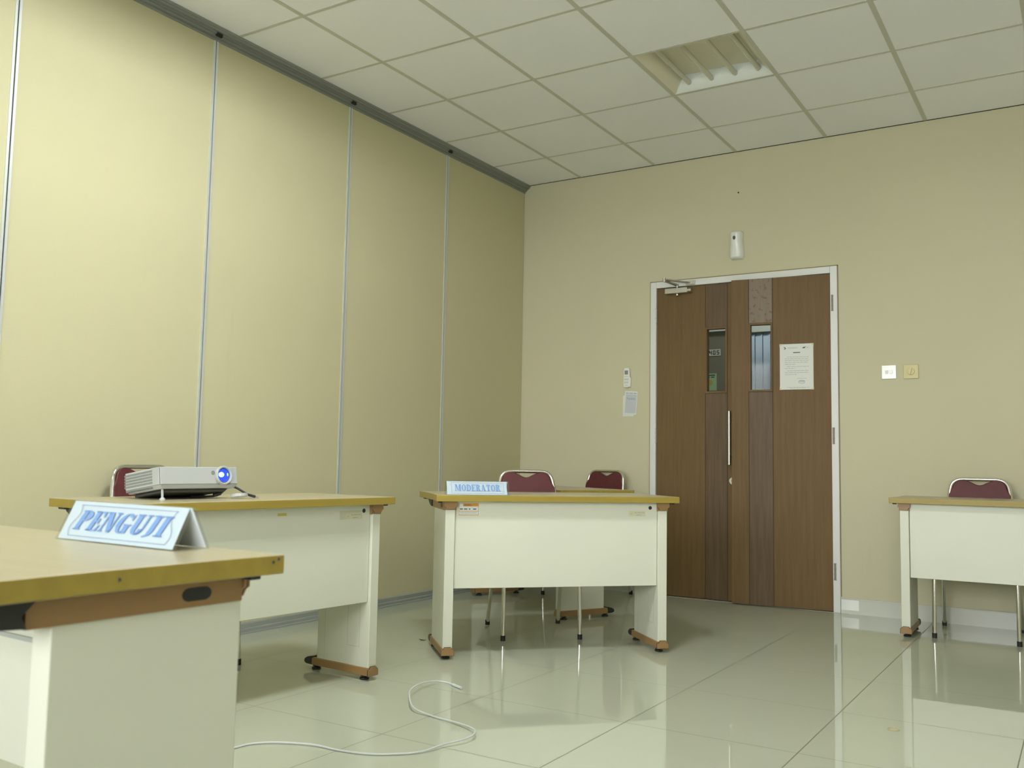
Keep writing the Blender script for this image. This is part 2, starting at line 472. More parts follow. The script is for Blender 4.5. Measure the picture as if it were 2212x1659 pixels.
def bar(bm, fn, x0, x1, z0, z1, t0=0.0, t1=0.0004, mi=0):
    prism(bm, [(x0, z0), (x1, z0), (x1, z1), (x0, z1)], fn, t0, t1, mi)

def text_rows(bm, fn, rows, h, t1=0.0004, mi=0, rnd=None):
    """rows: (x0, x1, z); each row broken into word-long strokes"""
    rnd = rnd or random.Random(3)
    for x0, x1, z in rows:
        x = x0
        while x < x1:
            w = min(rnd.uniform(h * 3, h * 9), x1 - x)
            bar(bm, fn, x, x + w, z, z + h, 0, t1, mi); x += w + h * 1.2

# ------------------------------------------------------------------ room shell
bm = B(); box(bm, -0.15, ROOM_X + .1, ROOM_Y - .1, 0.02, -0.12, 0); struct('floor', bm, 'floor', smooth=False)

# back wall with the door opening
OX0, OX1, OZ = 1.085, 2.345, 2.175
bm = B()
box(bm, -.15, OX0, 0, .16, 0, ROOM_H + .25); box(bm, OX1, ROOM_X + .1, 0, .16, 0, ROOM_H + .25); box(bm, OX0, OX1, 0, .16, OZ, ROOM_H + .25)
struct('wall_back', bm, 'wall_back', smooth=False)
bm = B()
box(bm, ROOM_X, ROOM_X + .12, ROOM_Y - .1, 0, 0, ROOM_H + .25)
struct('wall_right', bm, 'wall_plain', smooth=False)

# rear wall with a band of windows that lights the room
WX0, WX1, WZ0, WZ1 = 0.5, 5.2, 0.85, 2.55
bm = B()
box(bm, -.15, WX0, ROOM_Y - .14, ROOM_Y, 0, ROOM_H + .25); box(bm, WX1, ROOM_X + .12, ROOM_Y - .14, ROOM_Y, 0, ROOM_H + .25)
box(bm, WX0, WX1, ROOM_Y - .14, ROOM_Y, 0, WZ0); box(bm, WX0, WX1, ROOM_Y - .14, ROOM_Y, WZ1, ROOM_H + .25)
struct('wall_rear', bm, 'wall_plain', smooth=False)
bm = B()
for x in (WX0, 1.45, 2.4, 3.35, 4.3, WX1 - .05): box(bm, x, x + .05, ROOM_Y - .1, ROOM_Y - .04, WZ0, WZ1)
for z in (WZ0, WZ1 - .05): box(bm, WX0, WX1, ROOM_Y - .1, ROOM_Y - .04, z, z + .05)
struct('window_1', bm, 'alu', smooth=False)

# left wall: folding partition of 1 m panels between a ceiling track and a floor rail
bm = B()
seams = [0.0, -1.03, -2.02, -3.03, -4.036, -5.04, -6.05, -7.06, -8.6]
for a, b in zip(seams, seams[1:]):
    box(bm, -.10, 0, b + .004, a - .004, 0.0, ROOM_H - .03)
box(bm, -.15, -.012, ROOM_Y, 0, 0, ROOM_H + .25, 1)
struct('wall_left', bm, ['partition', 'gap'], smooth=False)
for i, s in enumerate(seams[1:-1]):
    bm = B()
    for sg in (-1, 1):
        box(bm, -.01, .0035, min(s + sg * .003, s + sg * .014), max(s + sg * .003, s + sg * .014), .055, ROOM_H - .045)
    struct('trim_%d' % (i + 1), bm, 'alu', smooth=False)
bm = B()      # ceiling track: stepped aluminium profile
prof = [(-.02, 3.0475), (.052, 3.0475), (.052, 3.036), (.044, 3.033), (.044, 3.024), (.030, 3.022), (.030, 3.016), (.020, 3.014), (.020, 3.004), (.006, 3.002), (.006, 2.990), (-.02, 2.990)]
prism(bm, prof, lambda a, b, t: (a, t, b), ROOM_Y, 0)
struct('trim_20', bm, 'alu_dark', smooth=False)
bm = B()      # small dark carriers where the panels hang
for s in seams[1:-1]: box(bm, .005, .034, s - .022, s + .012, 3.006, 3.022)
struct('trim_21', bm, 'gap', smooth=False)
bm = B()
prof = [(-.02, 0), (.022, 0), (.022, .006), (.014, .010), (.014, .024), (.009, .028), (.009, .050), (.003, .056), (-.02, .056)]
prism(bm, prof, lambda a, b, t: (a, t, b), ROOM_Y, 0)
struct('baseboard_left', bm, 'alu_rail', smooth=False)
bm = B(); box(bm, .0001, 1.068, -.012, 0, 0, .094); box(bm, .0001, 1.068, -.014, 0, .094, .098)
box(bm, 2.356, ROOM_X, -.012, 0, 0, .090)
for k in range(7):
    pass
box(bm, 2.356, ROOM_X, -.014, 0, .090, .096, 1)
for k in range(6): box(bm, 2.95 + .6 * k, 2.9525 + .6 * k, -.0123, 0, 0, .090, 2)
struct('baseboard_back', bm, ['skirt', 'grid', 'ink_grey'], smooth=False)
bm = B(); box(bm, 2.358, 2.462, -.0135, -.011, .022, .086)
tag(obj('tape_patch', bm, 'white_plastic'), 'crinkled white tape patch on the skirting beside the door frame', 'tape')

# ceiling: lay-in tiles between T bars, one cell left open for the lamp
GX0, GY0, P6 = 0.49115, -0.52086, 0.6
xs = [GX0 + P6 * k for k in range(-1, 11)]; ys = [GY0 - P6 * k for k in range(-1, 15)]
LAMP_CELLS = [(2, 1)] + list(LAMP_ON)
LX0, LX1 = GX0 + 2 * P6, GX0 + 3 * P6          # lamp cell
LY1, LY0 = GY0 - P6, GY0 - 2 * P6
bm = B()
for i in range(len(xs) - 1):
    for j in range(len(ys) - 1):
        x0, x1, y1, y0 = max(xs[i], 0), min(xs[i + 1], ROOM_X), min(ys[j], 0), max(ys[j + 1], ROOM_Y)
        if (i - 1, j - 1) in LAMP_CELLS: continue
        if x1 <= x0 or y1 <= y0: continue
        dz = random.uniform(0, .002)
        box(bm, x0, x1, y0, y1, ROOM_H + .0012 + dz * .5, ROOM_H + .018)
w = .012
for x in xs[1:]:
    if x < ROOM_X: box(bm, x - w, x + w, ROOM_Y, 0, ROOM_H, ROOM_H + .006, 1)
for y in ys[1:]:
    if y > ROOM_Y: box(bm, 0, ROOM_X, y - w * .8, y + w * .8, ROOM_H + .0005, ROOM_H + .006, 1)
box(bm, 0, ROOM_X, -.004, 0, ROOM_H - .002, ROOM_H + .006, 2)
box(bm, -.1, ROOM_X + .1, ROOM_Y, 0, ROOM_H + .2, ROOM_H + .25, 2)
struct('ceiling', bm, ['tile', 'grid', 'gap'], smooth=False)

# ------------------------------------------------------------------ door
HY = -0.004
bm = B()      # white steel frame
fo = dict(x0=1.070, x1=2.354, z1=2.188)
jam = .044
box(bm, fo['x0'], fo['x0'] + jam, -.014, .12, 0, fo['z1']); box(bm, fo['x1'] - jam, fo['x1'], -.014, .12, 0, fo['z1'])
box(bm, fo['x0'] + jam, fo['x1'] - jam, -.014, .12, fo['z1'] - jam, fo['z1'])
struct('trim_30', bm, 'white_metal', bevel=.003)
bm = B()      # brown sealant line around the frame
for x0, x1, z0, z1 in ((1.063, 1.071, 0, 2.193), (2.353, 2.359, .1, 2.193), (1.063, 2.359, 2.187, 2.195)): box(bm, x0, x1, -.004, .01, z0, z1)
struct('trim_31', bm, 'sealant', smooth=False)
bm = B(); box(bm, OX0, OX1, -.02, .16, -.02, .0015); struct('trim_32', bm, 'floor_corridor', smooth=False)

def hinge(parent, x, z):
    b = B(); tube(b, [(x, -.012, z - .05), (x, -.012, z + .05)], .0065, 10)
    for k in (-.05, -.017, .017, .05): tube(b, [(x, -.012, z + k - .002), (x, -.012, z + k + .002)], .0078, 10)
    box(b, x - .008, x + .008, -.007, -.004, z - .048, z + .048)
    return obj('hinge', b, 'hinge_metal', parent)

def leaf(idx, w, strip0, strip1, win, hinge_x, worn, zt=2.142):
    """door leaf in local coordinates, x from 0 (hinge) to w; front face at y=0, faces -y; mirrored by sgn in the caller"""
    t = .038
    root = bpy.data.objects.new('door_%d' % idx, None); C.objects.link(root); root['kind'] = 'structure'
    x0, x1, z0, z1 = win
    sg = 1 if w > 0 else -1
    a, c = (0, w) if w > 0 else (w, 0)
    bm = B(); zb = .006
    box(bm, a, strip0, 0, t, zb, zt); box(bm, strip1, c, 0, t, zb, zt)
    obj('leaf_panel', bm, 'door', root, smooth=False)
    for nm, z_0, z_1, mt in (('lower_strip', zb, z0, 'door_strip'), ('upper_strip', z1, zt, 'door_worn' if worn else 'door_strip')):
        bm = B(); box(bm, strip0 + .0015, strip1 - .0015, 0, t, z_0, z_1)
        o = obj(nm, bm, mt, root, smooth=False)
        if worn and nm == 'upper_strip': o['label'] = 'faded strip with flaking reddish patches'
    bm = B()
    for x in (strip0, strip1): box(bm, x - .0022, x + .0022, -.0006, .004, zb, zt)
    for z in (z0, z1): box(bm, strip0, strip1, -.0006, .004, z - .0022, z + .0022)
    obj('groove', bm, 'groove', root, smooth=False)
    bm = B(); fw = .012
    box(bm, x0, x0 + fw, -.006, t, z0, z1); box(bm, x1 - fw, x1, -.006, t, z0, z1)
    box(bm, x0 + fw, x1 - fw, -.006, t, z0, z0 + fw); box(bm, x0 + fw, x1 - fw, -.006, t, z1 - fw, z1)
    wf = obj('vision_frame', bm, 'door', root, smooth=False)
    bm = B(); box(bm, x0 + fw, x1 - fw, .018, .022, z0 + fw, z1 - fw); obj('glass_pane', bm, 'glass', wf, smooth=False)
    return root
# left leaf hangs shut, right leaf stands slightly ajar into the room
dl = leaf(1, .584, .358, .512, (.358, .512, 1.390, 1.842), 0, False)
dl.location = (1.114, .004, 0)
dr = leaf(2, -.632, -.518, -.364, (-.518, -.364, 1.388, 1.842), 0, True, zt=2.140)
dr.location = (2.310, -.004, 0); dr.rotation_euler = (0, 0, math.radians(6.6))
for z in (1.948, 1.099, .251):
    hinge(dl, -.001, z); hinge(dr, .012, z)
# pull handle on the left leaf (at its meeting edge) and the round lock
def pull(parent, x):
    b = B(); tube(b, [(x, -.062, .905), (x, -.062, 1.262)], .0115, 16)
    h = obj('pull_handle', b, 'steel', parent)
    b = B()
    for z in (.96, 1.205): tube(b, [(x, -.055, z), (x, 0.0, z)], .008, 10)
    obj('standoff', b, 'steel', h)
pull(dl, .545)
bm = B(); lathe(bm, [(0, .014), (.012, .014), (.0135, .012), (.024, .012), (.0285, .008), (.0295, 0)], facing_y(.552, 0, .798), 28)
kn = obj('round_lock', bm, 'steel', dl)
bm = B(); lathe(bm, [(0, .019), (.008, .018), (.0085, .012)], facing_y(.552, 0, .798), 16); obj('keyhole', bm, 'lcd', kn)
# door closer
cl = thing('door_closer', 'silver scissor-arm door closer at the top of the left door leaf', 'door closer', (1.19, 0, 2.10))
bm = B(); box(bm, .0, .165, -.045, .006, -.008, .030); obj('closer_body', bm, 'steel', cl, bevel=.003)
bm = B(); tube(bm, [(.165, -.022, .011), (.190, -.022, .011)], .017, 16); obj('end_cap', bm, 'chrome', cl)
bm = B(); tube(bm, [(.085, -.022, -.022), (.085, -.022, .062)], .008, 12); tube(bm, [(.085, -.022, -.022), (.085, -.022, -.016)], .013, 12); obj('spindle', bm, 'chrome', cl)
bm = B()
def flat_bar(b, p0, p1, w_, t_):
    p0, p1 = Vector(p0), Vector(p1); d = (p1 - p0); L = d.length; ang = math.atan2(d.y, d.x); tl = math.asin(d.z / L)
    mx = Matrix.Translation(p0) @ Matrix.Rotation(ang, 4, 'Z') @ Matrix.Rotation(-tl, 4, 'Y')
    box(b, 0, L, -w_ / 2, w_ / 2, -t_ / 2, t_ / 2, 0, mx)
flat_bar(bm, (.085, -.022, .052), (.055, -.185, .058), .024, .010)
tube(bm, [(.055, -.185, .048), (.055, -.185, .078)], .009, 12)
obj('main_arm', bm, 'steel', cl)
bm = B(); flat_bar(bm, (.055, -.185, .066), (.175, -.022, .062), .018, .009)
obj('forearm', bm, 'steel', cl)
bm = B(); box(bm, .150, .215, -.028, -.014, .048, .076); obj('frame_bracket', bm, 'steel', cl, bevel=.002)

# ------------------------------------------------------------------ corridor behind the doors (seen through the glass)
bm = B(); box(bm, -.6, 4.2, .16, 1.9, -.12, 0); struct('floor_corridor', bm, 'floor_corridor', smooth=False)
bm = B(); box(bm, -.6, 1.15, 1.70, 1.8, 0, 3.0); box(bm, 1.15, 1.75, 1.70, 1.8, 0, 1.0); box(bm, 1.75, 4.2, 1.70, 1.8, 0, 3.0); box(bm, 1.15, 1.75, 1.7, 1.8, 2.13, 3.0); box(bm, 1.15, 1.75, 1.79, 1.82, 1.0, 2.13)
struct('wall_corridor', bm, 'corridor', smooth=False)
bm = B(); box(bm, -.7, -.6, .16, 1.8, 0, 3.0); box(bm, 4.2, 4.3, .16, 1.8, 0, 3.0); struct('wall_ends', bm, 'corridor', smooth=False)
bm = B(); box(bm, -.7, 4.3, .16, 1.9, 3.0, 3.1); struct('ceiling_corridor', bm, 'beam', smooth=False)
bm = B(); box(bm, -.6, 1.12, 1.665, 1.699, 2.066, 2.16); struct('trim_40', bm, 'beam', smooth=False)
bl = thing('vertical_blind', 'grey-blue vertical blind seen through the glass of the right door leaf', 'blind', (1.45, 1.68, 2.1))
bm = B(); box(bm, -.30, .30, -.02, .02, -.062, .015); obj('headrail', bm, 'beam', bl)
for k in range(8):
    bm = B()
    pl = [(x, .006 * math.cos(x * 34)) for x in [-.0320 + .064 * i / 6 for i in range(7)]]
    vs = []
    for x, y in pl:
        vs.append((bm.verts.new((x, y, -.60)), bm.verts.new((x, y, -.06))))
    for a, b_ in zip(vs, vs[1:]): bm.faces.new((a[0], b_[0], b_[1], a[1]))
    o = obj('slat', bm, 'blind', bl); o.location = (-.252 + .0665 * k, 0, 0); o.rotation_euler = (0, 0, math.radians(-7))
    md = o.modifiers.new('s', 'SOLIDIFY'); md.thickness = .0012
sign = thing('room_number_sign', 'white 405 room number plate behind the left door glass', 'sign', (.948, 1.698, 1.883))
bm = B(); box(bm, -.068, .042, -.003, 0, -.028, .028); obj('plate', bm, 'white_plastic', sign)
SEG = {'4': 'bcfg', '0': 'abcdef', '5': 'acdfg'}
bm = B()
for k, ch in enumerate('405'):
    x0, w_, h_ = -.060 + .034 * k, .024, .019
    for s in SEG[ch]:
        t_ = .0075
        R = dict(a=(0, w_, h_ - t_, h_), d=(0, w_, -h_, -h_ + t_), g=(0, w_, -t_ / 2, t_ / 2), f=(0, t_, 0, h_), e=(0, t_, -h_, 0), b=(w_ - t_, w_, 0, h_), c=(w_ - t_, w_, -h_, 0))[s]
        box(bm, x0 + R[0], x0 + R[1], -.0045, -.003, R[2], R[3])
obj('numerals', bm, 'ink_black', sign, smooth=False)
po = thing('green_poster', 'small pale green notice behind the left door glass', 'poster', (.885, 1.698, 1.625))
bm = B(); box(bm, -.07, .070, -.002, 0, -.075, .075); obj('sheet', bm, 'green', po)
bm = B(); f_ = lambda a, b_, t: (a, -.002 - t, b_)
text_rows(bm, f_, [(-.055, .055, .055), (-.045, .050, .038)], .010); obj('heading', bm, 'ink_black', po, smooth=False)
bm = B(); lathe(bm, [(0, .001), (.026, .0008), (.027, 0)], facing_y(.008, -.002, -.005), 20); obj('round_picture', bm, 'masking', po)

# ------------------------------------------------------------------ things on the back wall
af = thing('air_freshener', 'white automatic air freshener dispenser on the wall above the doors', 'air freshener', (1.701, 0, 2.389))
bm = B()
rows = []
for k in range(25):
    z = -.095 + .19 * k / 24
    s = .0455 + .0055 * math.cos((z + .055) * 34) * .55
    e = max(0.0, (abs(z) - .078) / .017)
    s *= (1 - .18 * min(1, e) ** 2); d = (.062 + .006 * math.sin(z * 20)) * (1 - .30 * min(1, e) ** 2)
    ring = []
    for a in range(17):
        t = PI * a / 16
        ring.append(bm.verts.new((s * math.copysign(abs(math.cos(t)) ** .75, math.cos(t)), -d * math.sin(t) ** .7, z)))
    rows.append(ring)
for a, b_ in zip(rows, rows[1:]):
    for k in range(16): bm.faces.new((a[k], a[k + 1], b_[k + 1], b_[k]))
    bm.faces.new((a[16], a[0], b_[0], b_[16]))
bm.faces.new(rows[0]); bm.faces.new(rows[-1][::-1])
obj('case', bm, 'white_plastic', af)
bm = B(); lathe(bm, [(0, .002), (.0085, .002), (.010, 0)], facing_y(-.003, -.066, .045) , 16, sy=1.4); obj('spray_opening', bm, 'projector_dark', af)
bm = B(); lathe(bm, [(0, .002), (.003, .001), (.0035, 0)], facing_y(-.004, -.060, .079), 10); obj('indicator', bm, 'lcd', af)

sw = thing('light_switch', 'white double rocker light switch right of the doors', 'light switch', (2.656, 0, 1.4925))
bm = B(); box(bm, -.043, .043, -.009, 0, -.043, .043); obj('plate', bm, 'white_plastic', sw, bevel=.003)
for sx, tilt in ((-.013, .10), (.013, -.12)):
    bm = B(); box(bm, -.0085, .0085, -.005, .003, -.011, .011, 0, Matrix.Translation((sx, -.009, 0)) @ Matrix.Rotation(tilt, 4, 'X')); obj('rocker', bm, 'white_plastic', sw, bevel=.001)
dm = thing('dimmer_switch', 'yellowed ivory rotary dimmer switch beside the white light switch', 'light switch', (2.782, 0, 1.491))
bm = B(); box(bm, -.043, .043, -.010, 0, -.043, .043); obj('plate', bm, 'ivory', dm, bevel=.003)
bm = B(); lathe(bm, [(0, .006), (.019, .006), (.021, .004), (.0215, 0)], facing_y(0, -.010, 0), 28); kb = obj('dial', bm, 'ivory', dm)
bm = B(); box(bm, -.003, .003, -.0265, -.010, -.019, .019, 0, Matrix.Rotation(.25, 4, 'Y')); obj('grip', bm, 'ivory', kb, bevel=.001)

rc = thing('remote_control', 'white air conditioner remote control in a wall holder', 'remote control', (.892, 0, 1.513))
bm = B()
pl = [(-.021, -.060), (-.010, -.069), (.010, -.069), (.021, -.060), (.024, .010), (.020, .068), (.014, .072), (-.014, .072), (-.020, .068), (-.024, .010)]
prism(bm, pl, lambda a, b_, t: (a, -t, b_), .006, .024); obj('body', bm, 'white_plastic', rc, bevel=.003)
bm = B(); prism(bm, [(-.027, -.066), (.027, -.066), (.029, .005), (-.029, .005)], lambda a, b_, t: (a, -t, b_), 0, .017); obj('holder', bm, 'white_plastic', rc, bevel=.003)
bm = B(); box(bm, -.014, .012, -.0246, -.022, .024, .053); obj('display', bm, 'lcd', rc, smooth=False)
bm = B()
for zz in (.010, -.008, -.014, -.030, -.036):
    for xx in (-.012, 0, .012): box(bm, xx - .004, xx + .004, -.0252, -.022, zz - .0018, zz + .0022)
bar(bm, lambda a, b_, t: (a, -.024 - t, b_), -.010, .010, -.056, -.053)
tag(obj('buttons', bm, 'button', rc, smooth=False))

n1 = thing('wall_note', 'grey printed schedule sheet with blue handwriting under the remote control', 'note', (.917, -.004, 1.335), 0)
n1.rotation_euler = (0, math.radians(4), 0)
f_ = lambda a, b_, t: (a, -t, b_)
bm = B(); prism(bm, [(-.050, -.083), (.050, -.083), (.050, .083), (-.050, .083)], f_, 0, .0012); sh = obj('sheet', bm, 'paper_wall', n1, smooth=False)
bm = B(); bar(bm, f_, -.040, .044, -.074, .060, .0011, .0016); obj('printed_table', bm, 'paper_grey', n1, smooth=False)
bm = B(); text_rows(bm, lambda a, b_, t: (a, -.0016 - t, b_), [(-.040, .042, .066)], .0045); obj('heading', bm, 'ink_line', n1, smooth=False)
bm = B()
tube(bm, [Vector((-.030 + .0028 * k, -.0018, .028 + .010 * math.sin(k * 1.7) * math.cos(k * .5))) for k in range(25)], .0009, 6)
obj('handwriting', bm, 'ink_blue', n1)
n2 = thing('blank_note', 'blank white sheet tucked behind the printed schedule sheet', 'note', (.898, -.0015, 1.318))
bm = B(); prism(bm, [(-.043, -.080), (.043, -.080), (.043, .070), (-.043, .070)], f_, 0, .0012); obj('sheet', bm, 'paper_wall', n2, smooth=False)

# A4 notice on the right door leaf (sits in the leaf's plane)
nt_ = thing('door_notice', 'white printed A4 notice taped to the right door leaf', 'notice')
def on_leaf(xl, z, off):
    a = dr.rotation_euler.z
    return (dr.location.x + xl * math.cos(a) - off * math.sin(a), dr.location.y + xl * math.sin(a) + off * math.cos(a), z)
nt_.location = on_leaf(-.213, 1.546, -.0008); nt_.rotation_euler = (0, 0, dr.rotation_euler.z)
bm = B(); prism(bm, [(-.105, -.1485), (.105, -.1485), (.105, .1485), (-.105, .1485)], f_, 0, .0008); obj('sheet', bm, 'paper_wall', nt_, smooth=False)
bm = B(); g_ = lambda a, b_, t: (a, -.0008 - t, b_)
rows = [(-.060, .076, .062), (-.074, .076, .050), (-.074, .076, .038), (-.074, .074, .026), (-.074, -.002, .014), (-.060, .076, -.001), (-.074, -.010, -.013), (-.060, .076, -.028), (-.074, .076, -.040), (-.074, .002, -.053)]
text_rows(bm, g_, rows, .0028); obj('body_text', bm, 'ink_grey', nt_, smooth=False); bm = B(); bm.free()
for rows_ in ([(-.056, .006, .124), (-.052, .008, .119)], [(.062, .078, .124), (.062, .074, .119)], [(.004, .062, -.078)], [(-.062, .080, -.136), (-.044, .058, -.140)]):
    bm = B(); text_rows(bm, g_, rows_, .0022); obj('small_print', bm, 'ink_grey', nt_, smooth=False)
bm = B()
bar(bm, g_, -.021, .023, .089, .0945); obj('heading', bm, 'ink_black', nt_, smooth=False); bm = B()
prism(bm, [(-.080, .113), (-.071, .119), (-.080, .128), (-.076, .130), (-.064, .121), (-.074, .112)], g_, 0, .0004); obj('logo', bm, 'ink_black', nt_, smooth=False); bm = B()
prism(bm, [(.036, .118), (.050, .118), (.060, .130), (.050, .127), (.042, .126)], g_, 0, .0004)
obj('logo', bm, 'ink_black', nt_, smooth=False)
bm = B()
for k in range(20):
    a0, a1 = 2 * PI * k / 20, 2 * PI * (k + 1) / 20
    prism(bm, [(.032 + .020 * math.cos(a0), -.100 + .011 * math.sin(a0)), (.032 + .020 * math.cos(a1), -.100 + .011 * math.sin(a1)), (.032 + .018 * math.cos(a1), -.100 + .0095 * math.sin(a1)), (.032 + .018 * math.cos(a0), -.100 + .0095 * math.sin(a0))], g_, 0, .0004)
tube(bm, [Vector((.018 + .0024 * k, -.0014, -.095 + .006 * math.sin(k * 2.1))) for k in range(14)], .0007, 5)
obj('stamp', bm, 'ink_line', nt_, smooth=False)
for sx, sz in ((-1, -1), (-1, 1), (1, -1), (1, 1)):
    bm = B(); prism(bm, [(sx * .107, sz * .150), (sx * .107, sz * .131), (sx * .087, sz * .150)], lambda a, b_, t: (a, -.0009 - t, b_), 0, .0004); obj('tape_corner', bm, 'tape', nt_, smooth=False)

bm = B(); lathe(bm, [(0, .004), (.005, .003), (.006, 0)], facing_y(1.707, 0, 2.76), 12)
tag(obj('wall_plug', bm, 'black_plastic'), 'tiny black wall plug high above the air freshener', 'wall plug')

# ------------------------------------------------------------------ ceiling lamp
lamp = thing('ceiling_light', 'recessed square ceiling light with four unlit fluorescent tubes', 'ceiling light', ((LX0 + LX1) / 2, (LY0 + LY1) / 2, ROOM_H))
h = .288
bm = B()      # long sloped sides and the fluted pan
prof = [(-h, .002), (-h + .014, .008), (-.238, .050), (-.222, .080)]
for c_ in (-.21, -.07, .07, .21):
    for k in range(9):
        t = k / 8
        prof.append((c_ - .062 + .124 * t, .082 + .003 * math.sin(PI * t)))
prof += [(.222, .080), (.238, .050), (h - .01, .012), (h, .002)]
front = [bm.verts.new((x, -h, z)) for x, z in prof]; back = [bm.verts.new((x, h, z)) for x, z in prof]
for i in range(len(prof) - 1): bm.faces.new((front[i], front[i + 1], back[i + 1], back[i]))
obj('reflector_pan', bm, 'pan', lamp)
for sg in (-1, 1):
    bm = B()
    prof2 = [(h, .002), (h - .020, .016), (h - .042, .050), (h - .050, .100)]
    rws = []
    for y, z in prof2: rws.append((bm.verts.new((-h + (h - y) * .9, sg * y, z)), bm.verts.new((h - (h - y) * .25, sg * y, z))))
    for a, b_ in zip(rws, rws[1:]): bm.faces.new((a[0], a[1], b_[1], b_[0]))
    obj('end_reflector', bm, 'pan_end', lamp)
for x in (-.190, -.057, .080, .212):
    bm = B(); tube(bm, [(x, -.246, .040), (x, .246, .040)], .0140, 16)
    tb = obj('fluorescent_tube', bm, 'tube', lamp)
    for sg in (-1, 1):
        bm = B(); tube(bm, [(x, sg * .240, .040), (x, sg * .252, .040), (x, sg * .2521, .040), (x, sg * .262, .040)], [.0150, .0150, .011, .011], 16)
        obj('tube_cap', bm, 'grid', tb)
bm = B(); box(bm, -h - .004, h + .004, -h - .004, h + .004, .125, .135); obj('housing_lid', bm, 'pan_end', lamp)


# the other lamps of the ceiling grid, behind and beside the camera
for n_, ((ci, cj), strength) in enumerate(LAMP_ON.items()):
    c = copy_tree(lamp)
    c.location = (GX0 + P6 * (ci + .5), GY0 - P6 * (cj + .5), ROOM_H)
    if strength:
        k_ = 'lit_tube_%d' % n_
        M[k_] = mat('lit_fluorescent_tube', (0.8, 0.8, 0.75), 0.3, emit=LAMP_COLOR, emit_s=strength)
        for t_ in c.children:
            if t_.name.startswith('fluorescent_tube'):
                t_.data = t_.data.copy(); t_.data.materials[0] = M[k_]
    c['label'] = {(2, 5): 'lit square ceiling light nearest the left partition, behind the unlit one', (2, 9): 'lit square ceiling light above the camera side of the room',
                  (6, 1): 'square ceiling light in the right bay nearest the back wall', (6, 5): 'square ceiling light in the middle of the right bay', (6, 9): 'square ceiling light in the right bay nearest the windows'}[(ci, cj)]

